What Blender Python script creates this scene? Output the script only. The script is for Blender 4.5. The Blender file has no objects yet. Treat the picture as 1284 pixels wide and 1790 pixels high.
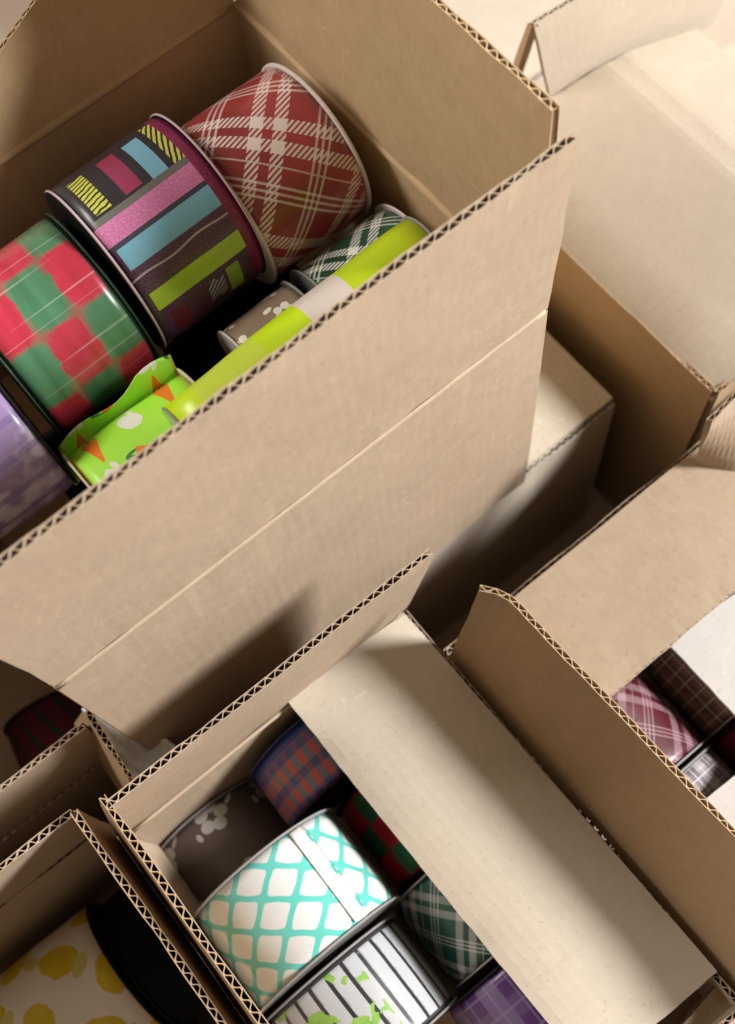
import bpy, math, random
from mathutils import Vector, Matrix, noise as mnoise
random.seed(7)
S = bpy.context.scene
PI = math.pi
H = 1.14                                   # camera height above the floor

# ------------------------------------------------------------------ camera
CAMW = ((0.7774595825518613, -0.6081618069935292, 0.16029913915130997),
        (-0.6244996665920051, -0.7162752617387257, 0.31136781440539835),
        (-0.07454370479631592, -0.3421826499626849, -0.936671911685065))
cam_d = bpy.data.cameras.new('camera'); cam = bpy.data.objects.new('camera', cam_d)
S.collection.objects.link(cam); S.camera = cam
m = Matrix.Identity(4)
for i in range(3):
    m[i][0] = CAMW[i][0]; m[i][1] = -CAMW[i][1]; m[i][2] = -CAMW[i][2]
m[2][3] = H
cam.matrix_world = m
cam_d.sensor_fit = 'HORIZONTAL'; cam_d.sensor_width = 36; cam_d.lens = 2080 / 1284 * 36
cam_d.clip_start = .01; cam_d.clip_end = 60
cam_d.dof.use_dof = True; cam_d.dof.focus_distance = .66; cam_d.dof.aperture_fstop = 9.0

# ------------------------------------------------------------------ light
w = bpy.data.worlds.new('World'); S.world = w; w.use_nodes = True
w.node_tree.nodes['Background'].inputs[0].default_value = (1, .78, .56, 1)
w.node_tree.nodes['Background'].inputs[1].default_value = .17
S.view_settings.view_transform = 'Standard'; S.view_settings.look = 'None'
S.view_settings.exposure = 0.36; S.view_settings.gamma = 1
S.cycles.diffuse_bounces = 6; S.cycles.max_bounces = 10

def area(name, target, direction, dist, sx, sy, power, col, shape='DISK'):
    l = bpy.data.lights.new(name, 'AREA'); l.energy = power; l.color = col; l.shape = shape
    l.size = sx; l.size_y = sy
    o = bpy.data.objects.new(name, l); S.collection.objects.link(o)
    d = Vector(direction).normalized()
    o.location = Vector(target) + d * dist
    o.rotation_euler = d.to_track_quat('Z', 'Y').to_euler()
    return o
area('room_lamp', (.12, .12, .4), (.70, -.40, .55), 2.6, .56, .56, 128, (1, .985, .955))
area('fill_light', (.05, .15, .4), (-.42, .60, .64), 2.2, .8, .6, 26, (1, .93, .84), 'RECTANGLE')  # added fill from back left, brightens the big carton's inside

# ------------------------------------------------------------------ helpers
def at(px, py, d):                          # point seen at a picture position, d metres below the camera
    c = ((px - 642) / 2080, (py - 895) / 2080, 1)
    r = [sum(CAMW[i][k] * c[k] for k in range(3)) for i in range(3)]
    k = d / -r[2]
    return Vector((r[0] * k, r[1] * k, H - d))
def V(x, y, d): return Vector((x, y, H - d))

def tag(o, label=None, cat=None, group=None, kind=None):
    if label: o['label'] = label
    if cat: o['category'] = cat
    if group: o['group'] = group
    if kind: o['kind'] = kind
    return o
def empty(name, loc, label=None, cat=None, group=None):
    o = bpy.data.objects.new(name, None); S.collection.objects.link(o)
    o.location = loc; o.empty_display_size = .02
    return tag(o, label, cat, group)
def link(name, verts, faces, mats, parent=None, fm=None, uv=None, smooth=False, off=None):
    me = bpy.data.meshes.new(name)
    me.from_pydata([tuple(v) for v in verts], [], faces)
    for mt in (mats if isinstance(mats, (list, tuple)) else [mats]): me.materials.append(mt)
    if fm: me.polygons.foreach_set('material_index', fm)
    if uv:
        l = me.uv_layers.new(name='UVMap')
        buf = []
        for p in me.polygons:
            for vi in p.vertices: buf += uv[vi]
        l.data.foreach_set('uv', buf)
    if smooth: me.polygons.foreach_set('use_smooth', [True] * len(me.polygons))
    me.update()
    o = bpy.data.objects.new(name, me); S.collection.objects.link(o)
    if parent is not None:
        o.parent = parent
        if off is None: o.location = -parent.location
    return o

# ------------------------------------------------------------------ node expressions
class N:
    def __init__(s, t, v): s.t = t; s.v = v
    def _m(s, op, *a):
        n = s.t.nodes.new('ShaderNodeMath'); n.operation = op
        for i, x in enumerate((s,) + a):
            x = x.v if isinstance(x, N) else x
            if isinstance(x, (int, float)): n.inputs[i].default_value = x
            else: s.t.links.new(x, n.inputs[i])
        return N(s.t, n.outputs[0])
    def __add__(s, o): return s._m('ADD', o)
    __radd__ = __add__
    def __sub__(s, o): return s._m('SUBTRACT', o)
    def __rsub__(s, o): return (s * -1) + o
    def __mul__(s, o): return s._m('MULTIPLY', o)
    __rmul__ = __mul__
    def __truediv__(s, o): return s._m('DIVIDE', o)
    def fr(s): return s._m('FRACT')
    def fl(s): return s._m('FLOOR')
    def abs(s): return s._m('ABSOLUTE')
    def sin(s): return s._m('SINE')
    def cos(s): return s._m('COSINE')
    def sqrt(s): return s._m('SQRT')
    def gt(s, o): return s._m('GREATER_THAN', o)
    def lt(s, o): return s._m('LESS_THAN', o)
    def mx(s, o): return s._m('MAXIMUM', o)
    def mn(s, o): return s._m('MINIMUM', o)
    def band(s, a, b): return s.gt(a) * s.lt(b)
    def ss(s, a, b):
        n = s.t.nodes.new('ShaderNodeMapRange'); n.interpolation_type = 'SMOOTHSTEP'
        s.t.links.new(s.v, n.inputs[0]); n.inputs[1].default_value = a; n.inputs[2].default_value = b
        return N(s.t, n.outputs[0])
def rgb(c): return (c[0], c[1], c[2], 1)
def mix(f, a, b):
    t = f.t; n = t.nodes.new('ShaderNodeMix'); n.data_type = 'RGBA'
    t.links.new(f.v, n.inputs[0])
    for i, x in ((6, a), (7, b)):
        if isinstance(x, N): t.links.new(x.v, n.inputs[i])
        else: n.inputs[i].default_value = rgb(x)
    return N(t, n.outputs[2])
def mat(name, rough=.6, spec=.5, coat=0., coat_r=.15):
    mt = bpy.data.materials.new(name); mt.use_nodes = True
    b = mt.node_tree.nodes['Principled BSDF']
    b.inputs['Roughness'].default_value = rough; b.inputs['Specular IOR Level'].default_value = spec
    b.inputs['Coat Weight'].default_value = coat; b.inputs['Coat Roughness'].default_value = coat_r
    return mt, mt.node_tree, b
def setc(t, b, c):
    if isinstance(c, N): t.links.new(c.v, b.inputs['Base Color'])
    else: b.inputs['Base Color'].default_value = rgb(c)
def uvs(t):
    n = t.nodes.new('ShaderNodeUVMap'); n.uv_map = 'UVMap'
    s = t.nodes.new('ShaderNodeSeparateXYZ'); t.links.new(n.outputs[0], s.inputs[0])
    return N(t, s.outputs[0]), N(t, s.outputs[1]), N(t, n.outputs[0])
def noise(t, vec, scale, detail=2, rough=.5, sx=1, sy=1, sz=1):
    mp = t.nodes.new('ShaderNodeMapping'); mp.inputs['Scale'].default_value = (sx, sy, sz)
    t.links.new(vec.v, mp.inputs['Vector'])
    n = t.nodes.new('ShaderNodeTexNoise'); n.inputs['Scale'].default_value = scale
    n.inputs['Detail'].default_value = detail; n.inputs['Roughness'].default_value = rough
    t.links.new(mp.outputs[0], n.inputs['Vector'])
    return N(t, n.outputs[0])
def bump(t, b, h, strength, dist=.001):
    n = t.nodes.new('ShaderNodeBump'); n.inputs['Strength'].default_value = strength
    n.inputs['Distance'].default_value = dist
    t.links.new(h.v, n.inputs['Height']); t.links.new(n.outputs[0], b.inputs['Normal'])
def objco(t):
    n = t.nodes.new('ShaderNodeTexCoord'); return N(t, n.outputs['Object'])

PITCH = .0075
def kraft(name, c, var=.21, rough=.8, spec=.25, flute=.07):
    mt, t, b = mat(name, rough, spec)
    u, v, uv = uvs(t); oc = objco(t)
    big = noise(t, oc, 9, 3, .6); mid = noise(t, oc, 75, 3, .6)
    fib = noise(t, uv, 260, 3, .6, 1.0, .35)
    k = (big - .5) * var + (mid - .5) * var * 1.15 + (fib - .5) * var * .9 + 1
    n = t.nodes.new('ShaderNodeVectorMath'); n.operation = 'SCALE'
    n.inputs[0].default_value = c; t.links.new(k.v, n.inputs['Scale'])
    col = N(t, n.outputs[0])
    spk = noise(t, oc, 420, 1).gt(.70)
    col = mix(spk * .25, col, (c[0] * .45, c[1] * .4, c[2] * .35))
    pink = noise(t, oc, 5, 2).ss(.4, .7)
    col = mix(pink * .16, col, (c[0] * .98, c[1] * .9, c[2] * .95))
    ridge = (noise(t, oc, 26, 2, .55) - .5).abs().lt(.0035) * noise(t, oc, 11, 2).gt(.58)
    col = mix(ridge * .35, col, (c[0] * 1.35, c[1] * 1.35, c[2] * 1.4))
    smud = noise(t, oc, 4.3, 4, .65).ss(.56, .72)
    col = mix(smud * .16, col, (c[0] * .62, c[1] * .58, c[2] * .55))
    setc(t, b, col)
    h = ridge * .9 + (u * (2 * PI / PITCH)).sin() * flute + fib * .25 + mid * .9
    bump(t, b, h, .22, .0007)
    return mt
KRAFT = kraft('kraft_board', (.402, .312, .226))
KRAFT2 = kraft('shade_brown_kraft_board', (.39, .275, .165))  # browner kraft, shade worked into the colour of boards facing away from the lamp
KRAFT3 = kraft('brightened_kraft_board', (.52, .375, .22))  # kraft lightened to bring up the big carton's shaded inside
PALE = kraft('pale_kraft_board', (.485, .428, .352), .12)
PALE2 = kraft('light_tan_board', (.44, .372, .295), .12)
WHITEB = kraft('white_board', (.50, .475, .45), .07)
FLUTE = kraft('fluting_paper', (.36, .285, .205), .2)
SCORE = kraft('pressed_score', (.425, .34, .245), .2)

# ------------------------------------------------------------------ corrugated board
def board(name, c, parent, mt=KRAFT, t=.0054, nv=6, nul=10, fn=None, warp=.0007, rag=.0006, seed=0, label=None, cut=None):
    """A real corrugated board: two paper liners with a wavy fluting sheet between. c: corners (u0v0, u1v0, u1v1, u0v1);
    flutes run along v. fn(u, v, p) bends the middle surface."""
    a, b_, d, e = [Vector(x) for x in c]
    Lu = ((b_ - a).length + (d - e).length) / 2; Lv = ((e - a).length + (d - b_).length) / 2
    nn = (b_ - a).cross(e - a).normalized()
    du = (b_ - a).normalized(); dv = (e - a).normalized()
    def P(u, v):
        p = (a * (1 - u) + b_ * u) * (1 - v) + (e * (1 - u) + d * u) * v
        q = mnoise.noise(Vector((u * Lu * 14 + seed * 3.1, v * Lv * 14, seed * 1.7)))
        p = p + nn * (q * warp * 1.6)
        g = mnoise.noise(Vector((u * Lu * 90, seed * 2.3, 4.0)))
        p = p + dv * (g * rag * v) + du * (mnoise.noise(Vector((v * Lv * 90, seed * 5.3, 9.0))) * rag * 1.4 * (2 * u - 1))
        if fn: p = fn(u, v, p)
        return p
    def nrm(u, v):
        h = .004
        u0, u1 = max(0, u - h), min(1, u + h); v0, v1 = max(0, v - h), min(1, v + h)
        return (P(u1, v) - P(u0, v)).cross(P(u, v1) - P(u, v0)).normalized()
    def crush(u, v):
        e = abs(2 * v - 1) ** 12
        return 1 - e * (.10 + .55 * max(0, mnoise.noise(Vector((u * Lu * 34, seed * 1.3, 7.0 + round(v))))))
    verts, faces, uv, fm = [], [], [], []
    lt = .00062
    nul = max(nul, int(Lu / .008))
    for s in (1, -1):
        lay = []
        for off in (s * t / 2, s * (t / 2 - lt)):
            base = len(verts)
            for j in range(nv + 1):
                for i in range(nul + 1):
                    u, v = i / nul, j / nv
                    verts.append(P(u, v) + nrm(u, v) * off * crush(u, v)); uv.append((u * Lu, v * Lv))
            lay.append(base)
        W = nul + 1
        for k, base in enumerate(lay):
            for j in range(nv):
                for i in range(nul):
                    q = (base + j * W + i, base + j * W + i + 1, base + (j + 1) * W + i + 1, base + (j + 1) * W + i)
                    faces.append(q if (k == 0) == (s == 1) else q[::-1]); fm.append(0)
        rim = [i for i in range(W)] + [j * W + nul for j in range(1, nv + 1)] + [nv * W + i for i in range(nul - 1, -1, -1)] + [j * W for j in range(nv - 1, 0, -1)]
        for x in range(len(rim)):
            p0, p1 = rim[x], rim[(x + 1) % len(rim)]
            faces.append((lay[0] + p0, lay[0] + p1, lay[1] + p1, lay[1] + p0)); fm.append(0)
    nf = max(3, round(Lu / PITCH)); K = 8; nu = nf * K
    mth = .00042
    bases = []
    for sg in (1, -1):
        bases.append(len(verts))
        for j in range(nv + 1):
            for i in range(nu + 1):
                u, v = i / nu, j / nv
                x = math.sin(2 * PI * i / K + seed + 1.5 * mnoise.noise(Vector((u * Lu * 22, seed, 1.0)))); x = max(-1, min(1, x * 1.2)) * crush(u, v)
                vv = v * .997 + .0015
                verts.append(P(u, vv) + nrm(u, vv) * (x * (t / 2 - lt - mth) + sg * mth)); uv.append((u * Lu, v * Lv))
    W2 = nu + 1
    for k, base in enumerate(bases):
        for j in range(nv):
            for i in range(nu):
                q = base + j * W2 + i; f = (q, q + 1, q + W2 + 1, q + W2)
                faces.append(f if k == 0 else f[::-1]); fm.append(1)
    for j0 in (0, nv * W2):
        for i in range(nu):
            faces.append((bases[0] + j0 + i, bases[0] + j0 + i + 1, bases[1] + j0 + i + 1, bases[1] + j0 + i)); fm.append(0)
    o = link(name, verts, faces, [mt, FLUTE], parent, fm, uv)
    if label: o['label'] = label
    return o

def tube(name, pts, r, mt, parent, seg=8, flat=1.0, off=None):
    verts, faces, uv = [], [], []
    pts = [Vector(p) for p in pts]
    for i, p in enumerate(pts):
        d = (pts[min(i + 1, len(pts) - 1)] - pts[max(i - 1, 0)]).normalized()
        x = d.cross(Vector((0, 0, 1)));
        if x.length < .01: x = Vector((1, 0, 0))
        x.normalize(); y = d.cross(x)
        for k in range(seg):
            a = 2 * PI * k / seg
            verts.append(p + x * (math.cos(a) * r) + y * (math.sin(a) * r * flat)); uv.append((k * r, i * .01))
    for i in range(len(pts) - 1):
        for k in range(seg):
            faces.append((i * seg + k, i * seg + (k + 1) % seg, (i + 1) * seg + (k + 1) % seg, (i + 1) * seg + k))
    faces.append(tuple(range(seg))[::-1]); faces.append(tuple((len(pts) - 1) * seg + k for k in range(seg)))
    return link(name, verts, faces, mt, parent, None, uv, True, off)

# ------------------------------------------------------------------ ribbon materials
def satin(name, fn, rough=.38, coat=.35, coat_r=.22, weave=.12, spec=.4):
    mt, t, b = mat(name, rough, spec, coat, coat_r)
    u, v, uv = uvs(t)
    col = fn(t, u, v, uv)
    soft = noise(t, uv, 30, 2) * .24 + .88
    n = t.nodes.new('ShaderNodeVectorMath'); n.operation = 'SCALE'
    if isinstance(col, N): t.links.new(col.v, n.inputs[0])
    else: n.inputs[0].default_value = col
    t.links.new(soft.v, n.inputs['Scale'])
    t.links.new(n.outputs[0], b.inputs['Base Color'])
    h = noise(t, uv, 900, 2, .6, 1, .15) * weave + noise(t, uv, 40, 2, .5, .3, 1)
    bump(t, b, h, .3, .0008)
    return mt

def plaid(base, white, P=.056, hatch=.0021, off=0., dark=None):
    def fn(t, u, v, uv):
        p = (u + v) * .70710678 + off; q = (u - v) * .70710678 + off * .6
        hat = ((u * .98 + v * .2) / hatch).fr().lt(.55)
        def st(s):
            f = (s / P).fr() * .056
            wide = f.band(.004, .0105).mx(f.band(.0155, .022))
            thin = f.band(.0365, .0378).mx(f.band(.0398, .0411)).mx(f.band(.0431, .0444))
            return wide, thin, f
        w1, t1, f1 = st(p); w2, t2, f2 = st(q)
        full = (w1 * w2).mx(w1 * t2).mx(w2 * t1).mx(t1 * t2)
        half = (w1.mx(w2)) * hat
        thin = t1.mx(t2) * .6
        one = f2.band(.0275, .0284) * .55
        k = full.mx(half * .85).mx(thin).mx(one)
        tone = noise(t, uv, 22, 2).ss(.3, .7)
        bcol = mix(tone, base, dark or tuple(x * .6 for x in base))
        return mix(k, bcol, white)
    return fn
M_PLAID = satin('red_plaid_ribbon', plaid((.37, .045, .055), (.76, .66, .64), .068, .0027), .35, .55)
M_GPLAID = satin('green_plaid_ribbon', plaid((.018, .085, .05), (.78, .80, .76), .054, .0022, .01), .35, .5)
M_GPLAID2 = satin('dark_green_plaid_ribbon', plaid((.014, .09, .055), (.46, .47, .48), .044, .0012, .004), .4, .3)

def f_hallo(t, u, v, uv):
    gl = noise(t, uv, 900, 1).ss(.35, .8)
    W = .0388
    def rect(u0, u1, v0, v1): return u.band(u0, u1) * v.band(v0 * W * 2 - W, v1 * W * 2 - W)
    wob = noise(t, uv, 140, 2)
    uu = u
    c = mix(gl, (.050, .024, .048), (.17, .065, .14))
    c = mix(u.lt(.0115), c, (.022, .018, .024))
    hatch = ((v + u * .5 + wob * .0015) / .0034).fr().lt(.55)
    def put(c, k, col): return mix(k, c, col)
    c = put(c, rect(-.03, .006, .10, .24) * ((u + v * .25 + wob * .003) / .0034).fr().lt(.62), (.50, .52, .07))
    c = put(c, rect(-.03, .006, .37, .52), (.28, .03, .085))
    c = put(c, rect(-.028, .008, .60, .74), (.17, .40, .55))
    c = put(c, rect(-.035, .008, .80, .99) * hatch, (.55, .55, .10))
    c = put(c, rect(.0080, .0130, .03, .99), (.13, .13, .12))
    c = put(c, rect(.0125, .0265, .0, .98), mix(gl, (.50, .14, .33), (.66, .26, .46)))
    c = put(c, rect(.0255, .0285, .0, 1.), (.045, .045, .07))
    c = put(c, rect(.0285, .0420, .05, .95), (.18, .43, .58))
    c = put(c, rect(.059, .0720, .06, .96), (.42, .60, .05))
    line = (u - .0475 + (v * 160).sin() * .0008 + v * .02).abs().lt(.0006)
    c = put(c, line * .7, (.6, .5, .5))
    c = put(c, rect(.076, .100, .66, .78), (.26, .40, .05))
    zig = ((v * 700).sin() * .002 + u * 1).band(.078, .094) * ((u + v) / .004).fr().lt(.5) * v.band(-.002, .010)
    c = put(c, zig, (.35, .37, .48))
    c = put(c, rect(.078, .10, .12, .28), (.12, .015, .03))
    return put(c, v.gt(.0305), mix(gl, (.16, .008, .055), (.34, .03, .15)))
M_HALLO = satin('halloween_block_ribbon', f_hallo, .45, .4)

def f_check(s, r, g, rd, gd):
    def fn(t, u, v, uv):
        j = (noise(t, uv, 300, 2, .6, .35, 1.6) - .5) * .011
        su = ((u + j * .5) * (PI / (s * 1.5))).sin(); sv = ((v + j + s * .5) * (PI / s)).sin()
        par = (su * sv).ss(-.16, .16)
        tone = noise(t, uv, 60, 2, .5, .25, 2.0).ss(.25, .75)
        dim = (u * (PI / (s * 3)) + .6).sin().ss(-.3, .6)
        c = mix(par, mix(tone, r, rd), mix(tone, g, gd))
        c = mix(dim * .45, c, mix(par, rd, gd))
        lines = noise(t, uv, 110, 1, .5, 3, .03).ss(.62, .68)
        c = mix(lines * .22, c, (.75, .70, .68))
        return mix(v.abs().gt(.0345), c, (.012, .04, .026))
    return fn
M_CHECK = satin('red_green_check_ribbon', f_check(.0255, (.52, .035, .08), (.09, .24, .13), (.36, .02, .04), (.04, .14, .07)), .30, .8, .28)
M_CHECK2 = satin('small_red_green_check_ribbon', f_check(.021, (.55, .02, .05), (.03, .17, .08), (.36, .015, .03), (.02, .10, .05)), .45, .2)

def f_lav(t, u, v, uv):
    n = noise(t, uv, 45, 3); c = mix(n.ss(.45, .6), (.33, .24, .46), (.62, .55, .74))
    s = ((u / .019).fr() - .5).abs().lt(.11)
    return mix(s * .5, c, (.20, .13, .33))
M_LAV = satin('lavender_ribbon', f_lav, .4, .5)

def blob(u, v, cu, cv, ru, rv, rot=0., wob=None):
    du = u - cu; dv = v - cv
    if rot:
        c, s = math.cos(rot), math.sin(rot); du, dv = du * c + dv * s, dv * c - du * s
    d = (du / ru) * (du / ru) + (dv / rv) * (dv / rv)
    if wob is not None: d = d + (wob - .5) * 1.1
    return d.lt(1)
def f_carrot(t, u, v, uv):
    wob = noise(t, uv, 160, 2)
    c = mix(noise(t, uv, 25, 1), (.34, .78, .04), (.42, .86, .06))
    PU, PV = .060, .052
    for (ou, ov, kind) in ((0, 0, 'c'), (.030, .026, 'c'), (.0, .026, 'w'), (.030, .0, 'w')):
        fu = ((u + .009 + ou) / PU).fr() * PU - PU / 2; fv = ((v + .0 + ov) / PV).fr() * PV - PV / 2
        if kind == 'c':
            if ou: fu, fv = fv * .9 + fu * .43, fu * -.9 + fv * .43
            rv_ = (fu * -.20 + .0036).mx(.0005)
            body = (fv.abs() - rv_).lt(0) * fu.band(-.011, .0150)
            c = mix(body, c, (.80, .20, .015))
            for r in (-.5, 0, .5): c = mix(blob(fu, fv, -.0140, r * .005, .0038, .0010, r), c, (.03, .20, .05))
        elif kind == 'w':
            c = mix(blob(fu, fv, 0, 0, .0095, .0062, .4, wob), c, (.80, .80, .74))
            c = mix(blob(fu, fv, -.009, .003, .0036, .0016, .3), c, (.80, .80, .74))
        else: c = mix(blob(fu, fv, 0, 0, .003, .0012, .7, wob), c, (.05, .26, .05))
    return mix(v.abs().gt(.0385), c, (.55, .60, .06))
M_CARROT = satin('carrot_print_ribbon', f_carrot, .5, .2)

def f_lime(t, u, v, uv):
    c = mix(noise(t, uv, 40, 2), (.50, .72, .004), (.60, .84, .015))
    c = mix(v.band(.004, .033), c, (.70, .64, .60))
    c = mix(v.gt(.033), c, (.50, .68, .01))
    c = mix(v.band(-.070, -.026), c, (.58, .74, .06))
    return mix(v.lt(-.070), c, (.58, .82, .005))
M_LIME = satin('lime_wrapped_ribbon', f_lime, .42, .4, .3)

def f_motif(base, wht, P=.032, sc=1.):
    def fn(t, u, v, uv):
        wob = noise(t, uv, 300, 2)
        fu = ((u + .004) / P).fr() * P - P / 2; fv = ((v + .006) / P).fr() * P - P / 2
        c = mix(noise(t, uv, 35, 2, .5, 1, 4), base, tuple(x * .72 for x in base))
        k = None
        for a in range(5):
            x = blob(fu, fv, .0045 * sc * math.cos(a * 1.257), .0045 * sc * math.sin(a * 1.257), .0030 * sc, .0026 * sc)
            k = x if k is None else k.mx(x)
        k = k.mx(blob(fu, fv, .010 * sc, .004, .0028 * sc, .0016, .6)).mx(blob(fu, fv, -.009 * sc, -.007, .002, .0032, .2))
        c = mix(k, c, wht)
        return mix(blob(fu, fv, 0, 0, .0017, .0017), c, (base[0] * .6, base[1] * .6, base[2] * .6))
    return fn
M_TAUPEF = satin('taupe_flower_ribbon', f_motif((.27, .20, .14), (.72, .68, .62)), .5, .2)
M_BROWNF = satin('brown_swirl_ribbon', f_motif((.10, .075, .068), (.40, .38, .36), .05, 1.7), .5, .2)

def f_blue(t, u, v, uv):
    a = (u / .0105).fr().lt(.48); b = ((v + .001) / .0165).fr().lt(.62)
    c = mix(b, (.06, .08, .26), (.17, .18, .27))
    c = mix(a * (b * .75 + .25), c, (.56, .09, .07))
    fine = (v / .0021).fr().lt(.4)
    c = mix(fine * .18, c, (.06, .07, .2))
    return mix(v.gt(.016), c, (.05, .075, .28))
M_BLUE = satin('blue_red_stripe_ribbon', f_blue, .4, .4)

def f_quat(t, u, v, uv):
    wob = (noise(t, uv, 150, 1) - .5) * .22
    x = u * (2 * PI / .0310); y = v * (2 * PI / .0250)
    g = x.cos() + y.cos() + (x * 2).sin() * (y * 2).sin() * .07 + wob * .5
    k = (g.abs() / ((x.sin() * x.sin() + y.sin() * y.sin()).sqrt() + .15)).ss(.30, .46)
    return mix(1 - k, (.58, .59, .59), (.10, .46, .41))
M_QUAT = satin('teal_lattice_ribbon', f_quat, .25, .9, .12, .05)

def f_birch(t, u, v, uv):
    n = noise(t, uv, 120, 3); n2 = noise(t, uv, 55, 3)
    s = ((u + (v * 60).sin() * .0006) / .0125).fr()
    c = mix(s.lt(.22), (.40, .41, .43), (.022, .022, .025))
    c = mix((s.band(.22, .30)) * n.gt(.5), c, (.3, .3, .32))
    g = n2.gt(.56) * u.band(-.045, .022)
    c = mix(g, c, mix(n, (.06, .20, .02), (.30, .50, .10)))
    return mix(v.abs().gt(.029), c, (.05, .05, .055))
M_BIRCH = satin('birch_forest_ribbon', f_birch, .35, .5)
def f_lemon(t, u, v, uv):
    wob = noise(t, uv, 90, 3)
    c = (.84, .78, .72)
    P = .060
    for ou, ov, r in ((0, 0, .9), (.030, .031, -.5)):
        fu = ((u + ou) / P).fr() * P - P / 2; fv = ((v + ov) / P).fr() * P - P / 2
        c = mix(blob(fu, fv, 0, 0, .0165, .0115, r, wob), c, mix(wob, (.62, .46, .01), (.75, .60, .03)))
        c = mix(blob(fu, fv,   .013, .012, .009, .005, -r, wob), c, (.66, .60, .20))
    return c
M_LEMON = satin('lemon_print_ribbon', f_lemon, .5, .2)
def f_tartan(a, b, wht, P=.03):
    def fn(t, u, v, uv):
        fu = (u / P).fr(); fv = (v / P).fr()
        c = mix(fu.lt(.45), a, b); c = mix(fv.lt(.4) * .5, c, b)
        for f in (fu, fv):
            c = mix(f.band(.2, .25).mx(f.band(.68, .72)) * .6, c, wht)
        return c
    return fn
M_PURPLE = satin('purple_plaid_ribbon', f_tartan((.075, .025, .14), (.14, .10, .24), (.2, .17, .32), .034), .4, .3)
M_NAVY = satin('navy_plaid_ribbon', f_tartan((.02, .03, .10), (.03, .09, .22), (.1, .14, .28), .03), .4, .3)
M_BURG = satin('burgundy_plaid_ribbon', plaid((.085, .006, .014), (.28, .18, .20), .05, .0012, .013), .4, .3)
M_TAUP = satin('taupe_plaid_ribbon', f_tartan((.16, .085, .085), (.09, .055, .055), (.50, .47, .44), .02), .45, .3)
M_MAROON = satin('maroon_ribbon', lambda t, u, v, uv: mix(noise(t, uv, 40, 2), (.10, .008, .02), (.17, .015, .035)), .4, .3)
M_GREYP = satin('grey_check_ribbon', f_tartan((.34, .31, .32), (.15, .12, .14), (.6, .58, .58), .018), .45, .3)
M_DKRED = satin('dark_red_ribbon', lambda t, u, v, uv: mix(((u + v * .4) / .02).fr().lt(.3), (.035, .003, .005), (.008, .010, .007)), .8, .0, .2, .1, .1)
M_GAPBLACK = satin('gap_black_ribbon', lambda t, u, v, uv: (.008, .008, .010), .9, .0, .2, .1, .1)  # black for the added spools that stand in for dark gaps
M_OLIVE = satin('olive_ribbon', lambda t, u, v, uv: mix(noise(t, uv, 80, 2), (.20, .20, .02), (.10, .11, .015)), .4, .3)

def plain(name, c, rough=.5, spec=.4, coat=0, trans=0.):
    mt, t, b = mat(name, rough, spec, coat)
    n = noise(t, objco(t), 60, 2) * .2 + .9
    s = t.nodes.new('ShaderNodeVectorMath'); s.operation = 'SCALE'; s.inputs[0].default_value = c
    t.links.new(n.v, s.inputs['Scale']); t.links.new(s.outputs[0], b.inputs['Base Color'])
    if trans: b.inputs['Transmission Weight'].default_value = trans
    return mt
F_WHITE = plain('white_plastic', (.66, .58, .56), .35, .5)
F_PINK = plain('pinkish_plastic', (.50, .40, .42), .35, .5)
F_GREEN = plain('dark_green_plastic', (.02, .045, .03), .3, .5)
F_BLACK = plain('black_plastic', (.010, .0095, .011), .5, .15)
F_CLEAR = plain('smoky_clear_plastic', (.55, .55, .54), .25, .5, .3, .55)
F_CREAM = plain('cream_board', (.60, .53, .40), .7, .2)
F_GREY = plain('grey_plastic', (.24, .23, .23), .3, .5)
CORE = plain('core_tube_card', (.30, .23, .16), .8, .2)
WRAP, t_, b_ = mat('cellophane', .08, .5)
b_.inputs['Base Color'].default_value = (.95, .97, .97, 1); b_.inputs['Transmission Weight'].default_value = .0
b_.inputs['Alpha'].default_value = .22

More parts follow.
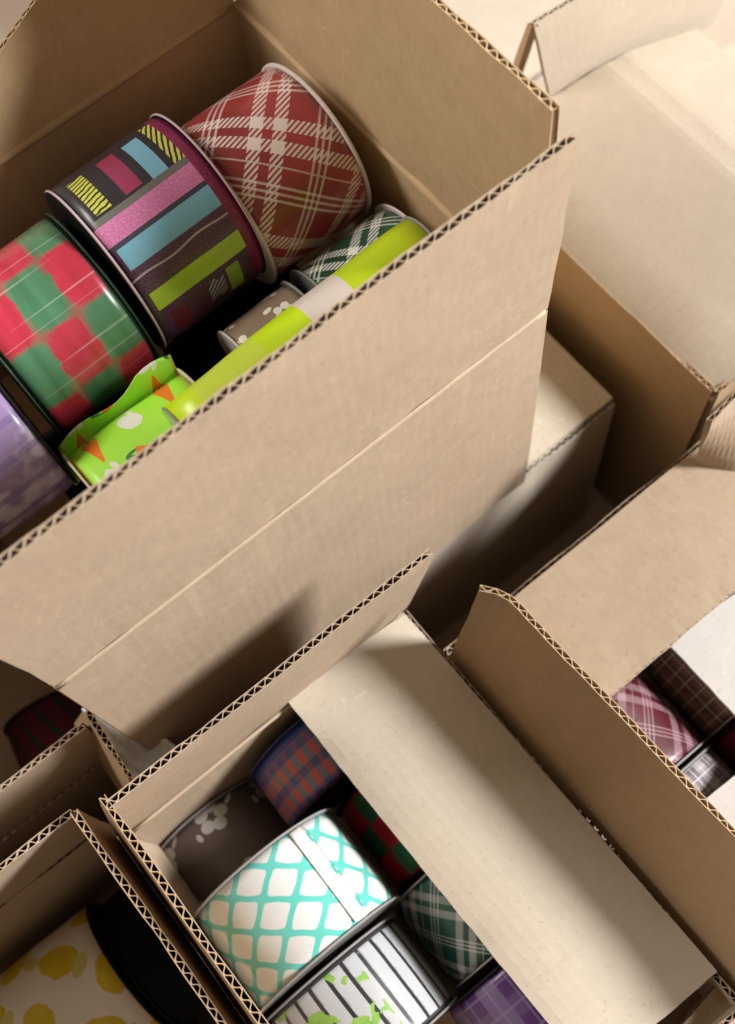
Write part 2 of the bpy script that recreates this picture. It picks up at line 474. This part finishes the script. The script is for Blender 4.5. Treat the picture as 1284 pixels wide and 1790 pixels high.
# ------------------------------------------------------------------ ribbon spool
def spool(label, center, axis, width, R, Rr, ribbon, fl=F_WHITE, fl2=None, group='ribbon spools packed in the cartons', roll=0., seam=2.6, ft=.0016, seed=1, face=None, name='ribbon_spool'):
    a = Vector(axis).normalized(); x = (Vector((0, 0, 1)) - a * a.z).normalized(); y = a.cross(x)
    root = empty(name, center, label, 'ribbon spool', group)
    root.rotation_mode = 'QUATERNION'
    root.rotation_quaternion = Matrix((x, y, a)).transposed().to_quaternion()
    hw = width / 2
    # ribbon: wound roll with a step where the outer layer ends
    NA, NZ = 120, 12
    verts, faces, uv = [], [], []
    for i in range(NA + 1):
        th = seam - 2 * PI + 2 * PI * i / NA
        grow = .0009 * i / NA
        for k in range(NZ + 1):
            z = -hw + ft + (width - 2 * ft) * k / NZ
            r = Rr + grow + mnoise.noise(Vector((th * 1.6, z * 30, seed * 7.7))) * .0008 - .0010 * abs(2 * k / NZ - 1) ** 6
            verts.append((math.cos(th) * r, math.sin(th) * r, z)); uv.append(((th + roll) * Rr, z))
    W = NZ + 1
    for i in range(NA):
        for k in range(NZ):
            faces.append((i * W + k, (i + 1) * W + k, (i + 1) * W + k + 1, i * W + k + 1)[::-1])
    # inner winding faces so the roll is solid
    ri = R * .36
    b0 = len(verts)
    for i in range(NA + 1):
        th = seam - 2 * PI + 2 * PI * i / NA
        for z in (-hw + ft, hw - ft):
            verts.append((math.cos(th) * ri, math.sin(th) * ri, z)); uv.append(((th + roll) * Rr, z))
    for i in range(NA):
        faces.append((i * W, (i + 1) * W, b0 + (i + 1) * 2, b0 + i * 2))
        faces.append((i * W + NZ, (i + 1) * W + NZ, b0 + (i + 1) * 2 + 1, b0 + i * 2 + 1)[::-1])
    n_end = NA * W
    faces.append(tuple([k for k in range(W)] + [n_end + k for k in range(W - 1, -1, -1)]))
    link('ribbon', verts, faces, ribbon, root, None, uv, True, 1)
    # flanges: rings with rounded rim
    def ring(z0, mt):
        ns = 72
        prof = [(R * .2, -.5), (R - ft * .4, -.5), (R, -.2), (R, .2), (R - ft * .4, .5), (R * .2, .5)]
        vs, fs, uu = [], [], []
        for i in range(ns):
            th = 2 * PI * i / ns
            for r, k in prof:
                vs.append((math.cos(th) * r, math.sin(th) * r, z0 + k * ft)); uu.append((th * r, r))
        n = len(prof)
        for i in range(ns):
            for k in range(n):
                fs.append((i * n + k, ((i + 1) % ns) * n + k, ((i + 1) % ns) * n + (k + 1) % n, i * n + (k + 1) % n))
        return link('flange', vs, fs, [mt, face or mt], root, [1 if k in (0, 4, 5) else 0 for i in range(ns) for k in range(n)], uu, False, 1)
    ring(-hw + ft / 2 - .0004, fl); ring(hw - ft / 2 + .0004, fl2 or fl)
    # core tube
    vs, fs = [], []
    for i in range(32):
        th = 2 * PI * i / 32
        for r, z in ((R * .2, -hw), (R * .36, -hw), (R * .36, hw), (R * .2, hw)):
            vs.append((math.cos(th) * r * .995, math.sin(th) * r * .995, z * .96))
    for i in range(32):
        for k in range(4): fs.append((i * 4 + k, ((i + 1) % 32) * 4 + k, ((i + 1) % 32) * 4 + (k + 1) % 4, i * 4 + (k + 1) % 4))
    link('core', vs, fs, CORE, root, None, None, False, 1)
    return root

def strip(name, pts_fn, n, m, mt, parent, th=.0005, uvs_=(.1, .03)):
    """Thin closed sheet following pts_fn(u, v)."""
    verts, faces, uv = [], [], []
    for s in (0, 1):
        for i in range(n + 1):
            for k in range(m + 1):
                u, v = i / n, k / m
                p = Vector(pts_fn(u, v)); h = .01
                du = Vector(pts_fn(min(1, u + h), v)) - Vector(pts_fn(max(0, u - h), v)); dv = Vector(pts_fn(u, min(1, v + h))) - Vector(pts_fn(u, max(0, v - h)))
                nn = du.cross(dv).normalized()
                verts.append(p + nn * (th * (s - .5))); uv.append((u * uvs_[0], v * uvs_[1] - uvs_[1] / 2))
    W = m + 1; B = (n + 1) * W
    for i in range(n):
        for k in range(m):
            q = (i * W + k, (i + 1) * W + k, (i + 1) * W + k + 1, i * W + k + 1)
            faces.append(q[::-1]); faces.append(tuple(B + x for x in q))
    rim = [i * W for i in range(n + 1)] + [n * W + k for k in range(1, W)] + [i * W + m for i in range(n - 1, -1, -1)] + [k for k in range(m - 1, 0, -1)]
    for x in range(len(rim)):
        p0, p1 = rim[x], rim[(x + 1) % len(rim)]
        faces.append((p0, p1, B + p1, B + p0))
    return link(name, verts, faces, mt, parent, None, uv, True)

# ================================================================== the setting
fm_, ft_, fb_ = mat('pale_floor', .55, .3)
oc = objco(ft_)
setc(ft_, fb_, mix(noise(ft_, oc, 6, 4), (.50, .40, .33), (.60, .49, .40)))
bump(ft_, fb_, noise(ft_, oc, 220, 3), .15)
fl = link('floor', [(-4, -4, 0), (4, -4, 0), (4, 4, 0), (-4, 4, 0)], [(0, 1, 2, 3)], fm_)
tag(fl, 'pale pinkish floor seen in the gaps between the cartons', None, None, 'structure')

GB = 'open cardboard cartons of ribbon'
def carton(label, x0, x1, y0, y1, dtop, dbot, mt=KRAFT, inner=None, skip=(), seed=0, dfloor=None):
    root = empty('cardboard_box', ((x0 + x1) / 2, (y0 + y1) / 2, H - dbot), label, 'cardboard box', GB)
    h = .0024
    if 'front' not in skip: board('wall', [V(x0, y0, dbot), V(x1, y0, dbot), V(x1, y0, dtop), V(x0, y0, dtop)], root, mt, seed=seed + 1, nv=4)
    if 'back' not in skip: board('wall', [V(x0, y1, dbot), V(x1, y1, dbot), V(x1, y1, dtop), V(x0, y1, dtop)], root, mt, seed=seed + 2, nv=4)
    if 'left' not in skip: board('wall', [V(x0, y0 + h, dbot), V(x0, y1 - h, dbot), V(x0, y1 - h, dtop), V(x0, y0 + h, dtop)], root, mt, seed=seed + 3, nv=4)
    if 'right' not in skip: board('wall', [V(x1, y0 + h, dbot), V(x1, y1 - h, dbot), V(x1, y1 - h, dtop), V(x1, y0 + h, dtop)], root, mt, seed=seed + 4, nv=4)
    db = dfloor or dbot - .004
    board('bottom', [V(x0 + .003, y0 + .003, db), V(x1 - .003, y0 + .003, db), V(x1 - .003, y1 - .003, db), V(x0 + .003, y1 - .003, db)], root, mt, seed=seed + 5, nv=2)
    return root

# ================================================================== big open carton stacked on another
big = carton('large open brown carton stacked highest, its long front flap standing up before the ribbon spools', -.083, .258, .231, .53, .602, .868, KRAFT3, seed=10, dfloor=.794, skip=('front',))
board('wall', [V(-.083, .231, .868), V(.258, .231, .868), V(.258, .231, .602), V(-.083, .231, .602)], big, KRAFT, seed=11, nv=4)
board('flap', [V(-.083, .231, .5985), V(.2575, .231, .5985), V(.2605, .229, .447), V(-.085, .229, .447)], big, KRAFT, seed=21, nv=8, rag=.0009)
tube('crease', [V(-.083 + .338 * i / 40, .2284, .6002 + .0003 * math.sin(i * 1.7)) for i in range(41)], .0011, SCORE, big, 10, 2.6)
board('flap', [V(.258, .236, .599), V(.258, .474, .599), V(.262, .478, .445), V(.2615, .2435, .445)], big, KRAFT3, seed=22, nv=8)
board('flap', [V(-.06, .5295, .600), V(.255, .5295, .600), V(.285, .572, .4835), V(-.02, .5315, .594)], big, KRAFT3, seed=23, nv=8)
board('flap', [V(.2655, .42, .597), V(.2655, .527, .597), V(.2675, .532, .37), V(.2675, .42, .37)], big, KRAFT3, seed=24, nv=4, nul=4, label='added flap behind the right flap, blocking light')  # board added to stop light patches on the back flap
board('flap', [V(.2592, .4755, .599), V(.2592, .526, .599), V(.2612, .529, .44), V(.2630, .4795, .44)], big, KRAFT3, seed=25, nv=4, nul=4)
tube('crease', [V(.2570, .236 + .29 * i / 12, .6000) for i in range(13)], .0034, KRAFT3, big, 8)
tube('crease', [V(-.07 + .32 * i / 12, .5280, .6000) for i in range(13)], .0030, KRAFT3, big, 8)

spool('red and white plaid ribbon spool in the far corner of the large carton', V(.200, .423, .624), (1, .02, .0), .078, .0545, .0532, M_PLAID, F_WHITE, F_WHITE, roll=.2, seed=2, ft=.0026)
spool('black patchwork ribbon spool with pink, blue and lime bars beside the red plaid spool', V(.121, .430, .616), (1, .02, .0), .080, .0575, .0562, M_HALLO, F_PINK, F_PINK, roll=0, seed=3, face=F_BLACK)  # flange faces blackened for the shade between spools, only the rims stay pinkish
spool('glossy red and green check ribbon spool with dark green rims beside the patchwork spool', V(.036, .424, .624), (1, .02, 0), .076, .0555, .0540, M_CHECK, F_GREEN, F_GREEN, face=F_BLACK, roll=.1, seed=4)
spool('lavender purple ribbon spool at the left end of the large carton', V(-.045, .392, .628), (1, .0, 0), .070, .054, .0525, M_LAV, F_BLACK, F_BLACK, seed=5)
car = spool('lime green carrot and bunny print ribbon spool by the front flap of the large carton', V(.036, .312, .652), (1, .03, 0), .084, .0485, .0455, M_CARROT, F_CREAM, F_CREAM, roll=-.3, seed=6)
def tailfn(u, v):
    hgt = (.80 + .32 * v - .38 * max(0, v - .7) * 2) * (1 + .10 * math.sin(v * 9))
    y = .341 + .021 * u * hgt + .004 * math.sin(v * 4 + u * 2) - .004 * u * u
    d = .637 - .028 * hgt * u + .003 * math.sin(v * 6 + 1) * u + .010 * (1 - v)
    return V(-.012 + .084 * v + .006 * u, y, d)
tl = strip('ribbon_tail', tailfn, 12, 14, M_CARROT, None, .0006, (.045, .08))
mw = tl.matrix_world.copy(); tl.parent = car; tl.matrix_parent_inverse = car.matrix_basis.inverted() if False else Matrix.LocRotScale(car.location, car.rotation_quaternion, None).inverted()
spool('green and white plaid ribbon spool with white rim tucked under the red plaid spool', V(.207, .327, .655), (1, .0, .02), .070, .044, .0415, M_GPLAID, F_CLEAR, F_WHITE, roll=.3, seed=7)
spool('small taupe ribbon spool with white flower print beside the green plaid spool', V(.137, .327, .645), (1, .02, .03), .050, .036, .034, M_TAUPEF, F_WHITE, F_CLEAR, roll=.5, seed=8)
spool('lime and white wrapped ribbon roll lying along the front flap of the large carton', V(.140, .297, .592), (1, .03, .01), .176, .0225, .022, M_LIME, F_CLEAR, F_CLEAR, seed=9, name='ribbon_roll')

spool('added black spool darkening the gap beneath the patchwork spool', V(.140, .372, .734), (1, 0, 0), .10, .0550, .0535, M_GAPBLACK, F_BLACK, F_BLACK, seed=30)  # added under the upper row, black to keep the gap dark
spool('added black spool darkening the gap beneath the check spool', V(.030, .372, .734), (1, 0, 0), .10, .0550, .0535, M_GAPBLACK, F_BLACK, F_BLACK, seed=31)  # second added filler, black like the shade around it
# carton below the big one
low = carton('closed pale carton under the large carton, its top corner sticking out', -.06, .358, .236, .52, .874, 1.138, PALE, seed=30)
board('flap', [V(-.06, .238, .8715), V(.358, .238, .8715), V(.358, .376, .8715), V(-.06, .376, .8715)], low, PALE, seed=31)
board('flap', [V(-.06, .52, .8715), V(.358, .52, .8715), V(.358, .379, .8715), V(-.06, .379, .8715)], low, PALE, seed=32)

# ================================================================== near carton with the teal spool
L = carton('open carton at the bottom centre holding the teal lattice spool, right flap bent over', -.1275, .1075, -.13, .190, .782, 1.138, KRAFT, seed=40, dfloor=.885)
tr = at(760, 968, .68); board('flap', [V(-.127, .190, .779), V(.1095, .190, .779), Vector((tr.x, .182, tr.z)), V(-.108, .184, .68)], L, KRAFT, seed=41, nv=8)
tube('crease', [V(-.12 + .225 * i / 16, .1864, .7805) for i in range(17)], .0014, SCORE, L, 8)
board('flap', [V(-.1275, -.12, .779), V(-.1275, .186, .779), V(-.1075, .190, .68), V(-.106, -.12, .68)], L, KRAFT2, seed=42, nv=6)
def bendF(u, v, p):
    p = p.copy(); e = 1 - abs(2 * u - 1) ** 4
    p.z += (.005 * math.sin(PI * v) - .006 * max(0, v - .6) ** 2 * 4) * e + .0015 * math.sin(u * 9) * v
    return p
board('flap', [at(1252, 1698, .781), V(.1065, .1855, .781), at(500, 1222, .775), at(1034, 1880, .777)], L, PALE, seed=43, nv=14, nul=24, fn=bendF, label='flap bent down over the spools, half in shade')
board('flap', [at(1170, 1812, .80), at(1262, 1706, .80), at(1350, 1790, .81), at(1262, 1890, .81)], L, KRAFT, seed=44, nv=4, rag=.0002)

teal = spool('white ribbon spool with teal lattice print at the left of the bottom centre carton', V(-.0690, .085, .816), (0, 1, 0), .072, .058, .0555, M_QUAT, F_CLEAR, F_CLEAR, roll=.15, seed=11, seam=.72)
spool('blue and red striped ribbon spool at the back of the bottom centre carton', V(.012, .155, .856), (0, 1, .0), .048, .057, .0545, M_BLUE, F_BLACK, plain('navy_plastic', (.035, .05, .17), .3), seed=12)
spool('brown ribbon spool with white swirls in the shaded back corner of the bottom centre carton', V(-.088, .158, .905), (0, 1, 0), .055, .052, .050, M_BROWNF, F_GREY, F_GREY, roll=.3, seed=13)
spool('dark red and green check ribbon spool half under the bent flap', V(.043, .088, .866), (0, 1, 0), .070, .056, .053, M_CHECK2, F_BLACK, F_BLACK, roll=.3, seed=14)
spool('dark green plaid ribbon spool at the front edge of the bent flap', V(.033, .016, .862), (0, 1, 0), .066, .056, .0535, M_GPLAID2, F_CLEAR, F_CLEAR, roll=.5, seed=15)
spool('snowy birch forest ribbon spool in front of the teal lattice spool', V(-.078, .011, .838), (0, 1, 0), .066, .056, .0535, M_BIRCH, F_GREY, F_GREY, seed=16)
spool('purple plaid ribbon spool in front of the dark green plaid spool', V(.020, -.054, .858), (0, 1, 0), .062, .056, .0535, M_PURPLE, F_BLACK, F_BLACK, seed=17)

def glarefn(u, v):
    th = .50 + .16 * v
    return teal.location + Vector((math.sin(th) * .0578, -.0335 + .067 * u, math.cos(th) * .0578))
tp = strip('glare_strip', glarefn, 6, 4, plain('white_glare', (.80, .80, .80), .25, .5, .5), None, .0004)  # white strip standing in for the glare along the wrap
tp.parent = teal; tp.matrix_parent_inverse = Matrix.LocRotScale(teal.location, teal.rotation_quaternion, None).inverted()

# ================================================================== right carton with white inner flaps
Sx = carton('open carton at the right with two white flaps folded over burgundy ribbon', .1145, .362, -.14, .152, .802, 1.138, KRAFT, seed=50, dfloor=.925)
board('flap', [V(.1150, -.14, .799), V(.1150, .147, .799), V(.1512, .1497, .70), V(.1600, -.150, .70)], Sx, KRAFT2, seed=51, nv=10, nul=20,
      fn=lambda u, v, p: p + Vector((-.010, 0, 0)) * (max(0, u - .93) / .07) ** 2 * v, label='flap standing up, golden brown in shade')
board('flap', [V(.128, .150, .7995), V(.362, .150, .7995), V(.362, .0565, .776), V(.128, .0565, .776)], Sx, KRAFT, seed=52, nv=8)
board('flap', [V(.3625, .052, .8085), V(.3625, -.138, .8085), V(.236, -.138, .812), V(.236, .062, .812)], Sx, WHITEB, seed=53, label='white flap')
board('flap', [V(.36, -.1385, .803), V(.12, -.1385, .803), at(1180, 1440, .806), at(1345, 1305, .806)], Sx, WHITEB, seed=54, label='white flap')
spool('burgundy and pink plaid ribbon spool in the right carton', V(.168, .030, .868), (0, 1, 0), .066, .056, .0535, M_BURG, F_CLEAR, F_CLEAR, seed=18, roll=.3)
spool('taupe and grey plaid ribbon spool under the white flap', V(.280, .030, .868), (0, 1, 0), .066, .056, .0535, M_TAUP, F_CLEAR, F_CLEAR, seed=19)
spool('pale grey check ribbon spool at the front of the right carton', V(.168, -.040, .868), (0, 1, 0), .066, .056, .0535, M_GREYP, F_CLEAR, F_CLEAR, seed=20)
spool('plain maroon ribbon spool at the front of the right carton', V(.280, -.040, .868), (0, 1, 0), .066, .056, .0535, M_MAROON, F_CLEAR, F_BLACK, seed=21)

# ================================================================== empty carton upper right
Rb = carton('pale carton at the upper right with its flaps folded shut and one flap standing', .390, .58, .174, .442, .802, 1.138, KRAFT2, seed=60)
def bendR(u, v, p):
    p = p.copy(); x = p.x - .511
    p.z += (.122 + min(x, 0)) * .33 - max(x, 0) * .10 - .002 * math.exp(-(x / .006) ** 2) - .006 * max(0, 1 - v * 5) ** 2 - .012 * max(0, 1 - u * 5) ** 2 * max(0, 1 - v * 2.2)
    return p
board('flap', [V(.389, .174, .7985), V(.389, .452, .7985), V(.58, .400, .7985), V(.58, .174, .7985)], Rb, PALE2, seed=61, nv=40, nul=16, fn=bendR)
P2a = at(930, 40, .70)
board('flap', [V(.459, .4362, .7745), V(.600, .4020, .7745), V(.66, .425, .69), P2a], Rb, PALE2, seed=63, nv=6, label='flap standing up at the back')
board('flap', [at(897, 128, .79), at(907, 134, .775), at(934, 44, .70), at(926, 40, .71)], Rb, KRAFT2, seed=64, nv=4)

# other cartons around
Zb = carton('closed carton behind the pale upper right carton', .40, .95, .56, 1.1, .95, 1.138, PALE, seed=70)
board('flap', [V(.40, .56, .9475), V(.95, .56, .9475), V(.95, .828, .9475), V(.40, .828, .9475)], Zb, PALE, seed=71)
board('flap', [V(.40, 1.1, .9475), V(.95, 1.1, .9475), V(.95, .832, .9475), V(.40, .832, .9475)], Zb, PALE, seed=72)
Wb = carton('carton at the right edge with one flap leaning over the right carton', .40, .62, -.10, .150, .802, 1.138, KRAFT, seed=80)
a_, b2, c_, d_ = at(1214, 805, .795), at(1320, 850, .795), at(1330, 640, .735), at(1240, 735, .742)
board('flap', [a_, b2, c_, d_], Wb, KRAFT, seed=81, nv=5)

Nb = carton('open carton at the bottom left corner with the lemon print spool', -.46, -.1335, -.13, .206, .79, 1.138, KRAFT, seed=90, dfloor=1.066)
board('flap', [V(-.1335, -.12, .787), V(-.1335, .200, .787), V(-.1265, .196, .69), V(-.1245, -.12, .69)], Nb, KRAFT2, seed=91)
board('flap', [V(-.44, .206, .787), V(-.136, .206, .787), V(-.1295, .199, .70), V(-.44, .202, .70)], Nb, KRAFT, seed=92)
spool('white ribbon spool with yellow lemon print in the bottom left carton', V(-.250, .136, .895), (1, 0, 0), .120, .0550, .0552, M_LEMON, F_BLACK, F_BLACK, seed=22)

spool('added black spool filling the dark under the lemon print spool', V(-.262, .120, 1.007), (1, 0, 0), .110, .0555, .054, M_GAPBLACK, F_BLACK, F_BLACK, seed=32)  # added support under the lemon spool, black where only shade is seen
spool('added black spool filling the dark at the right end of the lemon print spool', V(-.1635, .134, .899), (1, 0, 0), .046, .0535, .0515, M_GAPBLACK, F_BLACK, F_BLACK, seed=34)  # added to black out the space beside the lemon flange
spool('added black spool filling the dark in front of the lemon print spool', V(-.232, .015, 1.007), (1, 0, 0), .110, .0555, .054, M_GAPBLACK, F_BLACK, F_BLACK, seed=33)  # added filler, its black stands in for the shade inside
Ob = carton('open dark carton at the left edge behind the lemon carton', -.46, -.106, .256, .50, .84, 1.138, KRAFT, seed=100, dfloor=1.085)
board('flap', [V(-.44, .256, .837), V(-.108, .256, .837), V(-.102, .254, .75), V(-.44, .257, .75)], Ob, KRAFT, seed=101)
board('flap', [V(-.45, .50, .838), V(-.11, .50, .838), V(-.11, .508, .745), V(-.45, .508, .745)], Ob, KRAFT, seed=103)  # added out of view to keep the fill lamp off these spools
board('flap', [V(-.46, .49, .838), V(-.46, .27, .838), V(-.468, .27, .745), V(-.468, .49, .745)], Ob, KRAFT, seed=104)  # also added out of view as a light block
board('flap', [at(240, 1420, .84), at(135, 1262, .84), at(150, 1238, .75), at(232, 1362, .75)], Ob, KRAFT2, seed=102)
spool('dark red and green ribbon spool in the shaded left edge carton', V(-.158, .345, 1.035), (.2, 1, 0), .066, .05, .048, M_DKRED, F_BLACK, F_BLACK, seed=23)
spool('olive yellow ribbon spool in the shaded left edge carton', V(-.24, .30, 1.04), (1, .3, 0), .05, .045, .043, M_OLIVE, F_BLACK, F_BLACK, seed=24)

# grey plastic bag wedged in the gap
bm = plain('grey_plastic_film', (.80, .86, .90), .3, .5, .3)
def bagp(u, v):
    p = V(-.103 + .019 * u + .02 * (1 - v) * u, .196 + .085 * v, .80)
    p.z += .006 * math.sin(u * 5 + v * 3) + .008 * mnoise.noise(Vector((u * 6, v * 6, 2)))
    return p
bg = strip('plastic_bag', bagp, 16, 16, bm, None, .003)
tag(bg, 'crumpled pale grey plastic bag in the gap under the large carton', 'plastic bag')
